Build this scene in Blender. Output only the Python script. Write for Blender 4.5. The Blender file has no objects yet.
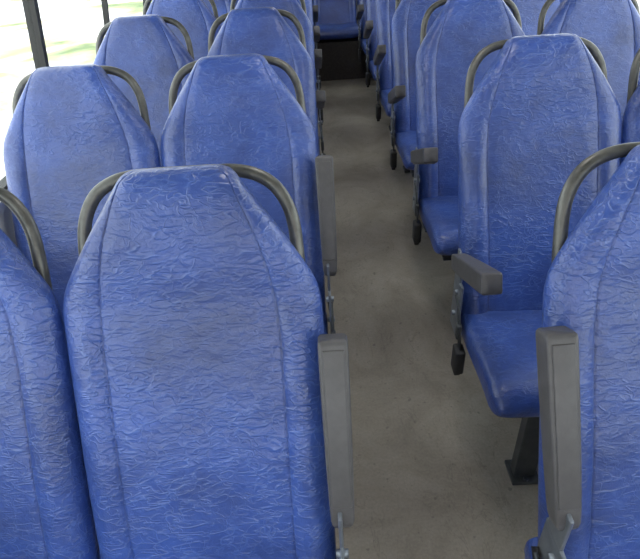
import bpy, bmesh, math, random
from mathutils import Vector, Matrix
D=bpy.data; C=bpy.context; rnd=random.Random(3)
try: C.scene.view_settings.view_transform='Standard'
except Exception: pass

# ---------------------------------------------------------------- materials
def new_mat(name):
    m=D.materials.new(name); m.use_nodes=True
    nt=m.node_tree; b=nt.nodes['Principled BSDF']; return m,nt,b
def N(nt,t,**k):
    n=nt.nodes.new(t)
    for a,v in k.items(): setattr(n,a,v)
    return n
def L(nt,a,b): nt.links.new(a,b)
def ramp(nt,stops,fac):
    r=N(nt,'ShaderNodeValToRGB'); e=r.color_ramp.elements
    e[0].position,e[0].color=stops[0]; e[1].position,e[1].color=stops[-1]
    for p,c in stops[1:-1]:
        x=e.new(p); x.color=c
    L(nt,fac,r.inputs['Fac']); return r
def math_(nt,op,a,b=None,c=None,clamp=False):
    n=N(nt,'ShaderNodeMath',operation=op,use_clamp=clamp)
    for i,v in enumerate((a,b,c)):
        if v is None: continue
        if isinstance(v,(int,float)): n.inputs[i].default_value=v
        else: L(nt,v,n.inputs[i])
    return n.outputs[0]
def noise(nt,vec,scale,detail=3,rough=.5,dist=0):
    n=N(nt,'ShaderNodeTexNoise'); L(nt,vec,n.inputs['Vector'])
    n.inputs['Scale'].default_value=scale; n.inputs['Detail'].default_value=detail
    n.inputs['Roughness'].default_value=rough; n.inputs['Distortion'].default_value=dist
    return n.outputs['Fac']

def vinyl():
    m,nt,b=new_mat('blue_vinyl')
    tc=N(nt,'ShaderNodeTexCoord'); oi=N(nt,'ShaderNodeObjectInfo')
    off=N(nt,'ShaderNodeVectorMath',operation='MULTIPLY_ADD')
    L(nt,oi.outputs['Random'],off.inputs[0]); off.inputs[1].default_value=(17,23,31)
    L(nt,tc.outputs['Object'],off.inputs[2]); v=off.outputs[0]
    def mapped(sc,rot):
        mp=N(nt,'ShaderNodeMapping'); mp.inputs['Scale'].default_value=sc; mp.inputs['Rotation'].default_value=(0,rot,0)
        L(nt,v,mp.inputs['Vector']); return mp.outputs[0]
    def ridge(vec,scale,det,dist,width):
        f=noise(nt,vec,scale,det,.5,dist)
        a=math_(nt,'ABSOLUTE',math_(nt,'SUBTRACT',f,.5))
        r=math_(nt,'SUBTRACT',1,math_(nt,'DIVIDE',a,width,clamp=True),clamp=True)
        return math_(nt,'MULTIPLY',r,r)
    def soft(x,lo,hi):
        n=N(nt,'ShaderNodeMapRange'); n.interpolation_type='SMOOTHSTEP'; L(nt,x,n.inputs[0]); n.inputs[1].default_value=lo; n.inputs[2].default_value=hi; return n.outputs[0]
    w=mapped((.9,1.1,1.1),.35)
    r1=ridge(w,26,2,.3,.03); r3=ridge(w,13,2.5,.3,.018)
    r4=ridge(mapped((.4,1,1.4),-.65),36,1.2,.1,.05)
    r5=ridge(mapped((.4,1,1.4),.95),34,1.2,.1,.05)
    r6=ridge(mapped((.45,1,1.4),.15),50,1.2,.1,.06)
    mk=noise(nt,v,15,2,.5); mk1=soft(mk,.50,.60); mk2=soft(mk,.50,.40)
    mk3=soft(math_(nt,'ABSOLUTE',math_(nt,'SUBTRACT',mk,.5)),.07,.02)
    st=math_(nt,'MAXIMUM',math_(nt,'MAXIMUM',math_(nt,'MULTIPLY',r4,mk1),math_(nt,'MULTIPLY',r5,mk2)),math_(nt,'MULTIPLY',r6,mk3))
    lines=math_(nt,'MAXIMUM',math_(nt,'MULTIPLY',r1,.6),math_(nt,'MAXIMUM',st,math_(nt,'MULTIPLY',r3,.8)))
    mask=noise(nt,v,5,3,.6); mm=math_(nt,'ADD',math_(nt,'MULTIPLY',soft(mask,.38,.62),.65),.35)
    ml=math_(nt,'MULTIPLY',lines,mm)
    big=noise(nt,v,5,4,.6,.4)
    base=ramp(nt,[(.3,(.022,.046,.18,1)),(.5,(.030,.068,.275,1)),(.7,(.042,.098,.385,1))],big)
    mix=N(nt,'ShaderNodeMix',data_type='RGBA'); L(nt,math_(nt,'MULTIPLY',ml,.28),mix.inputs[0])
    L(nt,base.outputs[0],mix.inputs[6]); mix.inputs[7].default_value=(.15,.25,.60,1)
    L(nt,mix.outputs[2],b.inputs['Base Color'])
    fine=noise(nt,v,320,2,.5)
    h=math_(nt,'ADD',math_(nt,'MULTIPLY',ml,.30),math_(nt,'ADD',math_(nt,'MULTIPLY',fine,.12),math_(nt,'MULTIPLY',noise(nt,w,24,4,.6,.3),1.0)))
    bp=N(nt,'ShaderNodeBump'); bp.inputs['Strength'].default_value=.68; bp.inputs['Distance'].default_value=.005
    L(nt,h,bp.inputs['Height']); L(nt,bp.outputs[0],b.inputs['Normal'])
    b.inputs['Roughness'].default_value=.36
    b.inputs['Specular IOR Level'].default_value=.55
    b.inputs['Coat Weight'].default_value=.38; b.inputs['Coat Roughness'].default_value=.18
    L(nt,bp.outputs[0],b.inputs['Coat Normal'])
    return m
def simple(name,col,rough=.5,metal=0,var=.15,scale=20,bump=0,bscale=200):
    m,nt,b=new_mat(name); tc=N(nt,'ShaderNodeTexCoord')
    f=noise(nt,tc.outputs['Object'],scale,4,.6)
    lo=tuple(c*(1-var) for c in col)+(1,); hi=tuple(min(1,c*(1+var)) for c in col)+(1,)
    r=ramp(nt,[(.35,lo),(.65,hi)],f); L(nt,r.outputs[0],b.inputs['Base Color'])
    b.inputs['Roughness'].default_value=rough; b.inputs['Metallic'].default_value=metal
    if bump:
        bp=N(nt,'ShaderNodeBump'); bp.inputs['Strength'].default_value=bump; bp.inputs['Distance'].default_value=.001
        L(nt,noise(nt,tc.outputs['Object'],bscale,2),bp.inputs['Height']); L(nt,bp.outputs[0],b.inputs['Normal'])
    return m
VINYL=vinyl()
ARM=simple('grey_armrest_plastic',(.085,.082,.085),.42,0,.12,30,.3,400)
TUBE=simple('worn_steel_tube',(.12,.12,.11),.38,.5,.25,25)
METAL=simple('painted_steel_frame',(.05,.055,.06),.45,.3,.2,25)
PLATE=simple('grey_steel_plate',(.2,.22,.25),.4,.6,.15,25)
BLACK=simple('black_webbing',(.012,.012,.014),.6,0,.2,60)
WALL=simple('grey_wall_panel',(.5,.5,.49),.55,0,.05,5)
CEIL=simple('ceiling_panel',(.5,.5,.48),.7,0,.03,3)
RUBBER=simple('black_window_rubber',(.03,.03,.03),.6,0,.1,20)
TRIM=simple('aluminium_trim',(.5,.5,.5),.4,.6,.1,20)
RISER=simple('dark_riser_carpet',(.045,.04,.037),.8,0,.2,60)

def floor_mat():
    m,nt,b=new_mat('worn_bus_lino'); tc=N(nt,'ShaderNodeTexCoord'); v=tc.outputs['Object']
    f=noise(nt,v,2.6,7,.68,.6)
    r=ramp(nt,[(.3,(.19,.165,.135,1)),(.5,(.27,.24,.20,1)),(.7,(.345,.31,.265,1))],f)
    g=noise(nt,v,110,3,.7)
    mix=N(nt,'ShaderNodeMix',data_type='RGBA',blend_type='MULTIPLY'); mix.inputs[0].default_value=.5
    r2=ramp(nt,[(.35,(.75,.75,.75,1)),(.65,(1.1,1.1,1.1,1))],g)
    L(nt,r.outputs[0],mix.inputs[6]); L(nt,r2.outputs[0],mix.inputs[7])
    mp=N(nt,'ShaderNodeMapping'); mp.inputs['Scale'].default_value=(1.6,.7,1); mp.inputs['Rotation'].default_value=(0,0,.3); L(nt,v,mp.inputs['Vector'])
    sc=noise(nt,mp.outputs[0],7,5,.6,.8); a=math_(nt,'ABSOLUTE',math_(nt,'SUBTRACT',sc,.5))
    ln=math_(nt,'SUBTRACT',1,math_(nt,'DIVIDE',a,.014,clamp=True),clamp=True)
    pm=noise(nt,v,3.3,3,.6); p2=N(nt,'ShaderNodeMapRange'); L(nt,pm,p2.inputs[0]); p2.inputs[1].default_value=.42; p2.inputs[2].default_value=.58
    mx=N(nt,'ShaderNodeMix',data_type='RGBA'); L(nt,math_(nt,'MULTIPLY',math_(nt,'MULTIPLY',ln,p2.outputs[0]),.4),mx.inputs[0])
    L(nt,mix.outputs[2],mx.inputs[6]); mx.inputs[7].default_value=(.10,.085,.07,1)
    sp=noise(nt,v,38,2,.5); s2=N(nt,'ShaderNodeMapRange'); L(nt,sp,s2.inputs[0]); s2.inputs[1].default_value=.66; s2.inputs[2].default_value=.74
    my=N(nt,'ShaderNodeMix',data_type='RGBA'); L(nt,math_(nt,'MULTIPLY',s2.outputs[0],.5),my.inputs[0])
    L(nt,mx.outputs[2],my.inputs[6]); my.inputs[7].default_value=(.08,.07,.06,1)
    L(nt,my.outputs[2],b.inputs['Base Color']); b.inputs['Roughness'].default_value=.55
    bp=N(nt,'ShaderNodeBump'); bp.inputs['Strength'].default_value=.15; bp.inputs['Distance'].default_value=.001
    L(nt,g,bp.inputs['Height']); L(nt,bp.outputs[0],b.inputs['Normal'])
    return m
def ground_mat():
    m,nt,b=new_mat('grass_and_dirt'); tc=N(nt,'ShaderNodeTexCoord'); v=tc.outputs['Object']
    r=ramp(nt,[(.32,(.16,.22,.09,1)),(.39,(.36,.38,.20,1)),(.43,(.58,.46,.31,1)),(.48,(.80,.79,.77,1))],noise(nt,v,.45,5,.55,.6))
    L(nt,r.outputs[0],b.inputs['Base Color']); b.inputs['Roughness'].default_value=.9
    return m
def glass_mat():
    m=D.materials.new('window_glass'); m.use_nodes=True; nt=m.node_tree; nt.nodes.clear()
    o=N(nt,'ShaderNodeOutputMaterial'); t=N(nt,'ShaderNodeBsdfTransparent'); t.inputs[0].default_value=(.93,.96,.95,1)
    g=N(nt,'ShaderNodeBsdfGlossy'); g.inputs['Roughness'].default_value=.03
    mx=N(nt,'ShaderNodeMixShader'); mx.inputs[0].default_value=.07
    L(nt,t.outputs[0],mx.inputs[1]); L(nt,g.outputs[0],mx.inputs[2]); L(nt,mx.outputs[0],o.inputs[0]); return m
GLASS=glass_mat()

# ---------------------------------------------------------------- mesh helpers
def to_mesh(bm,name,mat,smooth=True):
    bmesh.ops.recalc_face_normals(bm,faces=bm.faces)
    me=D.meshes.new(name); bm.to_mesh(me); bm.free()
    if mat: me.materials.append(mat)
    for p in me.polygons: p.use_smooth=smooth
    return me
def add_box(bm,lo,hi,bev=0,M=None,seg=3):
    c=[(a+b)/2 for a,b in zip(lo,hi)]; s=[abs(b-a) for a,b in zip(lo,hi)]
    t=bmesh.new(); bmesh.ops.create_cube(t,size=1)
    for v in t.verts: v.co=Vector((v.co.x*s[0]+c[0],v.co.y*s[1]+c[1],v.co.z*s[2]+c[2]))
    if bev: bmesh.ops.bevel(t,geom=t.edges[:],offset=bev,segments=seg,affect='EDGES',profile=.5)
    if M is not None: bmesh.ops.transform(t,matrix=M,verts=t.verts)
    me=D.meshes.new('tmp'); t.to_mesh(me); t.free(); bm.from_mesh(me); D.meshes.remove(me)
def smooth_path(P,sub=6):
    P=[Vector(p) for p in P]; out=[]
    for i in range(len(P)-1):
        p0=P[max(i-1,0)];p1=P[i];p2=P[i+1];p3=P[min(i+2,len(P)-1)]
        for k in range(sub):
            t=k/sub
            out.append(.5*((2*p1)+(-p0+p2)*t+(2*p0-5*p1+4*p2-p3)*t*t+(-p0+3*p1-3*p2+p3)*t**3))
    out.append(P[-1]); return out
def add_tube(bm,P,r,n=14,ry=None):
    ry=ry or r; rings=[]; up=Vector((0,1,.01)).normalized()
    for i,p in enumerate(P):
        d=(P[min(i+1,len(P)-1)]-P[max(i-1,0)]).normalized()
        a=d.cross(up)
        if a.length<.05: a=d.cross(Vector((1,0,0)))
        a.normalize(); b=d.cross(a).normalized()
        rings.append([bm.verts.new(p+a*r*math.cos(2*math.pi*k/n)+b*ry*math.sin(2*math.pi*k/n)) for k in range(n)])
    for i in range(len(rings)-1):
        for k in range(n):
            bm.faces.new((rings[i][k],rings[i][(k+1)%n],rings[i+1][(k+1)%n],rings[i+1][k]))
    bm.faces.new(rings[0]); bm.faces.new(list(reversed(rings[-1])))
def interp(T,x):
    if x<=T[0][0]: return T[0][1]
    for (a,b),(c,d) in zip(T,T[1:]):
        if x<=c:
            t=(x-a)/(c-a); return b+(d-b)*t
    return T[-1][1]
def sm(T):
    def f(x,h=.010): return (interp(T,x-h)+2*interp(T,x)+interp(T,x+h))/4 if x>.03 else interp(T,x)
    return f

# ---------------------------------------------------------------- backrest
REC=math.radians(24); U=Vector((0,math.sin(REC),math.cos(REC))); F=Vector((0,-math.cos(REC),math.sin(REC)))
P0=Vector((0,0,.5)); L0=.784; LB=.85
def bk(x,s,n): return P0+Vector((x,0,0))+U*(L0-s)+F*n
Wt=sm([(0,.074),(.004,.086),(.010,.094),(.018,.100),(.03,.107),(.06,.127),(.10,.155),(.15,.187),(.19,.211),(.215,.223),(.25,.230),(.33,.231),(.6,.231),(.8,.228),(.86,.222)])
SX=sm([(0,.066),(.02,.088),(.06,.104),(.12,.126),(.18,.142),(.24,.152),(.32,.156),(.86,.152)])
TF=sm([(0,.040),(.05,.050),(.12,.048),(.24,.030),(.35,.034),(.55,.046),(.7,.046),(.86,.03)])
TB=sm([(0,.02),(.08,.035),(.25,.045),(.86,.045)])
BO=sm([(0,.0),(.1,.002),(.2,.004),(.3,.009),(.4,.012),(.86,.014)])
def backrest():
    bm=bmesh.new(); rings=[]
    S=[0,.002,.005,.009,.014,.02,.028]+[.038+.0137*i for i in range(60)]
    S=[s for s in S if s<LB-.012]+[LB-.008,LB-.003,LB]
    for s in S:
        w=Wt(s); us=min(SX(s)/w,.9)
        c=1.0
        if s<.03: c=math.sqrt(max(.02,1-(1-s/.03)**2))
        if s>LB-.012: c=.55+.45*math.sqrt(max(0,1-((s-LB+.012)/.012)**2))
        tf=TF(s)*c; tb=TB(s)*c; bo=BO(s)
        half=[us*k/9 for k in range(8)]+[us-.022,us-.007,us,us+.007,us+.022]
        o=us+.022
        a0=math.asin(min(.99,o)); half+= [math.sin(a0+(math.pi/2-a0)*k/9) for k in range(1,10)]
        uu=[-h for h in reversed(half[1:])]+half
        ring=[]
        for u in uu:
            a=abs(u); n=tf*(max(0,1-a**9))**.5
            q=(a-us)/(1-us) if a>us else 0
            n+=bo*c*(math.sin(math.pi*min(1,q)**.85) if q>0 else 0)
            n-=.0030*c*math.exp(-((a-us)/.006)**2)
            n-=.006*math.exp(-((a)/.5)**2)*min(1,max(0,(s-.25)/.15))*c
            ring.append(bm.verts.new(bk(u*w,s,n)))
        bu=[math.sin(math.pi/2*(1-2*k/20)) for k in range(1,20)]
        for u in bu: ring.append(bm.verts.new(bk(u*w,s,-tb*(max(0,1-abs(u)**5))**.5)))
        rings.append(ring)
    n=len(rings[0])
    for a,b in zip(rings,rings[1:]):
        for k in range(n): bm.faces.new((a[k],a[(k+1)%n],b[(k+1)%n],b[k]))
    bm.faces.new(rings[0]); bm.faces.new(list(reversed(rings[-1])))
    return to_mesh(bm,'backrest',VINYL)
def cushion():
    bm=bmesh.new(); rings=[]; hw=.231
    Y=[.05,.045,.03]+[.0-.03*i for i in range(13)]+[-.375,-.39,-.403,-.413,-.420,-.425]
    for y in Y:
        e=1
        if y<-.365: e=math.sqrt(max(.03,1-((-.365-y)/.0602)**2))
        if y>.03: e=.85
        zt=.485+ .03*min(1,-y/.35) if y<0 else .485
        th=.055; zc=zt-th - (.012*max(0,(-y-.31)/.12))
        w=hw-(.025*(1-e))
        ring=[]
        for k in range(56):
            a=2*math.pi*k/56; cx=math.copysign(abs(math.cos(a))**.32,math.cos(a)); cz=math.copysign(abs(math.sin(a))**.5,math.sin(a))
            dish=-.012*math.exp(-(cx/.55)**2) if cz>0 else 0
            ring.append(bm.verts.new((w*cx,y,zc+th*e*cz+dish*e)))
        rings.append(ring)
    for a,b in zip(rings,rings[1:]):
        for k in range(56): bm.faces.new((a[k],a[(k+1)%56],b[(k+1)%56],b[k]))
    bm.faces.new(rings[0]); bm.faces.new(list(reversed(rings[-1])))
    return to_mesh(bm,'cushion',VINYL)
def handle():
    bm=bmesh.new()
    h=[(0,.010),(.05,.010),(.095,.012),(.130,.022),(.158,.042),(.178,.075),(.188,.115),(.192,.18),(.193,.26)]
    pts=[bk(-x,s,-.034) for x,s in reversed(h[1:])]+[bk(x,s,-.034) for x,s in h]
    add_tube(bm,smooth_path(pts),.0118)
    return to_mesh(bm,'grab_handle',TUBE)
def armrest_mesh():
    bm=bmesh.new(); rings=[]
    sec=[(-.02,-.010,.012,.014),(-.012,-.018,.020,.019),(.0,-.023,.025,.0215),(.03,-.026,.027,.0225),(.12,-.027,.028,.0245),(.24,-.027,.029,.026),(.324,-.027,.029,.0265),(.330,-.026,.028,.026),(.334,-.023,.025,.023)]
    for z,y0,y1,hw in sec:
        ring=[]
        for k in range(40):
            a=2*math.pi*k/40
            cx=math.copysign(abs(math.cos(a))**.22,math.cos(a)); cy=math.copysign(abs(math.sin(a))**.22,math.sin(a))
            ring.append(bm.verts.new((hw*cx,(y0+y1)/2+(y1-y0)/2*cy,z)))
        rings.append(ring)
    for a,b in zip(rings,rings[1:]):
        for k in range(40): bm.faces.new((a[k],a[(k+1)%40],b[(k+1)%40],b[k]))
    bm.faces.new(rings[0]); bm.faces.new(list(reversed(rings[-1])))
    add_box(bm,(-.0185,-.0300,.03),(.0185,-.025,.318),.002)
    return to_mesh(bm,'armrest',ARM)
def bracket_mesh():
    bm=bmesh.new()
    add_box(bm,(-.004,-.055,.40),(.004,.035,.60),.003)
    add_box(bm,(-.004,-.03,.58),(.004,.03,.69),.003)
    for z,y in((.66,0),(.47,-.01),(.56,-.02)):
        add_tube(bm,[Vector((-.012,y,z)),Vector((.012,y,z))],.009,12)
    return to_mesh(bm,'armrest_bracket',PLATE)
def lever_mesh():
    bm=bmesh.new()
    add_tube(bm,smooth_path([(0,-.02,.54),(0,-.05,.53),(0,-.075,.50),(0,-.085,.47)]),.005,10)
    add_box(bm,(-.008,-.10,.42),(.008,-.075,.475),.005)
    return to_mesh(bm,'recline_lever',METAL)
def belt_mesh():
    bm=bmesh.new()
    P=smooth_path([(0,.0,.50),(-.004,-.05,.47),(-.006,-.09,.43),(-.008,-.11,.40),(-.008,-.115,.375)])
    add_tube(bm,P,.0035,8,.016)
    add_box(bm,(-.024,-.145,.285),(.008,-.092,.380),.008)
    add_box(bm,(-.018,-.130,.268),(.002,-.106,.290),.004)
    return to_mesh(bm,'seat_belt_buckle',BLACK)
def frame_mesh():
    bm=bmesh.new()
    add_box(bm,(-.20,-.36,.372),(.20,.06,.395),.006)
    add_box(bm,(-.19,-.34,.342),(-.15,.06,.375),.004); add_box(bm,(.15,-.34,.342),(.19,.06,.375),.004)
    for y,dx in((-.30,.02),(.0,.10)):
        add_box(bm,(-.115+dx,y-.02,.012),(-.045+dx,y+.02,.37),.004)
        add_box(bm,(-.17,y-.03,.345),(.17,y+.02,.372),.004)
        add_box(bm,(-.125+dx,y-.045,0),(-.035+dx,y+.045,.014),.003)
        add_tube(bm,[Vector((-.08+dx,y-.033,.01)),Vector((-.08+dx,y-.033,.022))],.009,8)
    return to_mesh(bm,'seat_frame',METAL,False)
MB=backrest();MC=cushion();MH=handle();MA=armrest_mesh();MK=bracket_mesh();ML=lever_mesh();ME=belt_mesh();MF=frame_mesh()

def child(name,me,par,M=Matrix()):
    o=D.objects.new(name,me); C.collection.objects.link(o); o.parent=par; o.matrix_local=M
    return o
def seat(x,y,arm=None,side=1,sx=1.0,frame=True,ain=0,afw=0,aup=0,aroll=0):
    e=D.objects.new('bus_seat',None); C.collection.objects.link(e); e.location=(x,y,0); e.empty_display_size=.1
    S=Matrix.Diagonal((sx,1,1,1))
    child('backrest',MB,e,S); child('cushion',MC,e,S); child('grab_handle',MH,e,S)
    if frame: child('seat_frame',MF,e,Matrix.Diagonal((-side,1,1,1)) if side>0 else Matrix())
    if arm:
        X=side*(.241*sx)
        ang=math.radians(-27) if arm=='up' else math.radians(67+rnd.uniform(-2,2))
        M=Matrix.Translation((X+side*.008-side*ain,-.012-afw,.660+aup))@Matrix.Rotation(aroll,4,'Y')@Matrix.Rotation(ang,4,'X')
        child('armrest',MA,e,M)
        child('armrest_bracket',MK,e,Matrix.Translation((X+side*.002-side*ain*.6,-.012-afw,aup)))
        child('recline_lever',ML,e,Matrix.Translation((X+side*.006,0,0)))
        B=Matrix.Translation((X-side*.002,0,.025))@Matrix.Diagonal((-side,1,1,1))
        child('seat_belt_buckle',ME,e,B)
    return e
Y1=.565; DY=.80
LA,LW=-.255,-.738; RA,RW=.655,1.150; LS,RS=1.035,1.06
for k in range(7):
    y=Y1+DY*k
    dx=-.03 if k==0 else 0; dy=-.015 if k==0 else 0
    seat(LA,y,'up' if k in(0,1) else 'down',1,LS,True,.004 if k==0 else 0,0,.004 if k==0 else 0)
    seat(LW,y,None,-1,LS)
    if k==0: seat(RA+dx,y+dy,'up',-1,RS,True,.022,.020,.024,-.05)
    else: seat(RA,y,'down',-1,RS)
    seat(RW+dx,y+dy,None,1,RS)
YB=6.12
for x in(LW,LA,.205,.665,1.15): seat(x,YB,None,1,.98,False)

# ---------------------------------------------------------------- shell
XL,XR=-1.0,1.42; YF,YR=-2.6,6.85; ZC=2.1; SILL,HEAD=.88,1.80
def obj(name,me,par=None):
    o=D.objects.new(name,me); C.collection.objects.link(o); o.parent=par; return o
def lean(me,xc):
    s=1 if xc<0 else -1
    for v in me.vertices:
        if v.co.z>SILL: v.co.x+=s*(v.co.z-SILL)*.16
def boxes(name,lst,mat,bev=0,ln=None):
    bm=bmesh.new()
    for lo,hi in lst: add_box(bm,lo,hi,bev)
    me=to_mesh(bm,name,mat,False)
    if ln is not None: lean(me,ln)
    return obj(name,me)
boxes('floor',[((XL-.06,YF-.06,-.05),(XR+.06,YR+.06,0))],floor_mat())
boxes('ceiling',[((XL-.06,YF-.06,ZC),(XR+.06,YR+.06,ZC+.05))],CEIL)
pill=[-2.58,-1.04,.5,2.04,3.58,5.12,6.66]
for nm,xa,xb in(('left',XL-.06,XL),('right',XR,XR+.06)):
    l=[((xa,YF,0),(xb,YR,SILL)),((xa,YF,HEAD),(xb,YR,ZC)),((xa,6.69,SILL),(xb,YR,HEAD))]
    boxes('wall_'+nm,l,WALL,0,xa)
boxes('wall_back',[((XL,YR,0),(XR,YR+.06,ZC))],WALL)
boxes('wall_front',[((XL,YF-.06,0),(XR,YF,1.08)),((XL,YF-.06,1.95),(XR,YF,ZC))],RISER)  # unseen front wall; windscreen gap shaped to keep sheen high on the backs
boxes('rear_bench_riser',[((XL+.012,YB-.36,0),(XR-.012,YR,.372))],RISER,.006)  # dark riser block under the rear bench seats
wi=1
def window(xc,ya,yb):
    global wi
    e=D.objects.new('window_%d'%wi,None); C.collection.objects.link(e); wi+=1
    bm=bmesh.new(); t=.013
    add_box(bm,(xc-.02,ya,SILL),(xc+.02,ya+t,HEAD)); add_box(bm,(xc-.02,yb-t,SILL),(xc+.02,yb,HEAD))
    add_box(bm,(xc-.02,ya+t,SILL),(xc+.02,yb-t,SILL+t)); add_box(bm,(xc-.02,ya+t,HEAD-t),(xc+.02,yb-t,HEAD))
    m=(ya+yb)/2; add_box(bm,(xc-.012,m-.010,SILL+t),(xc+.012,m+.010,HEAD-t))
    me=to_mesh(bm,'window_frame',RUBBER,False); lean(me,xc); obj('window_frame',me,e)
    bm=bmesh.new(); add_box(bm,(xc-.002,ya+t,SILL+t),(xc+.002,yb-t,HEAD-t))
    me=to_mesh(bm,'glass_pane',GLASS,False); lean(me,xc); obj('glass_pane',me,e)
for xc in(XL-.03,XR+.03):
    for a,b in zip(pill,pill[1:]): window(xc,a+.001,b-.001)
boxes('trim_1',[((XL,YF,SILL-.03),(XL+.012,YR,SILL))],TRIM,.002)
boxes('trim_2',[((XR-.012,YF,SILL-.03),(XR,YR,SILL))],TRIM,.002)
boxes('baseboard_left',[((XL,YF,0),(XL+.01,YR,.1))],METAL,.002)
boxes('baseboard_right',[((XR-.01,YF,0),(XR,YR,.1))],METAL,.002)
boxes('grass_ground',[((-60,-60,-1.0),(60,60,-.9))],ground_mat())

# ---------------------------------------------------------------- lights
w=D.worlds.new('sky'); C.scene.world=w; w.use_nodes=True; nt=w.node_tree
bg=nt.nodes['Background']; bg.inputs[0].default_value=(.95,.97,1,1); bg.inputs[1].default_value=3.9
em,ent,eb=new_mat('fill_glow'); eb.inputs['Emission Color'].default_value=(1,.98,.95,1); eb.inputs['Emission Strength'].default_value=2  # glow for the panels of the added fill lights
for y in(-1.2,1.4,3.8):  # added fill lights, out of view, brighten the cabin from above
    e=D.objects.new('fill_light',None); C.collection.objects.link(e); e.location=(.2,y,ZC)
    bm=bmesh.new(); add_box(bm,(-.12,-.45,-.04),(.12,.45,0),.01); obj('fill_housing',to_mesh(bm,'fill_housing',WALL,False),e)
    bm=bmesh.new(); add_box(bm,(-.10,-.42,-.046),(.10,.42,-.041)); obj('fill_panel',to_mesh(bm,'fill_panel',em,False),e)
    ld=D.lights.new('fill_area','AREA'); ld.shape='RECTANGLE'; ld.size=.2; ld.size_y=.84; ld.energy=4; ld.color=(1,.96,.91)
    lo=obj('fill_area',ld,e); lo.location=(0,0,-.055)

# ---------------------------------------------------------------- camera
cd=D.cameras.new('camera'); cam=D.objects.new('camera',cd); C.collection.objects.link(cam)
cd.sensor_width=36; cd.lens=540/640*36; cd.clip_start=.02
R=Matrix.Rotation(math.radians(1.3),4,'Z')@Matrix.Rotation(math.radians(90-35.55),4,'X')@Matrix.Rotation(math.radians(-4),4,'Z')
cam.matrix_world=Matrix.Translation((0,0,1.59))@R
C.scene.camera=cam
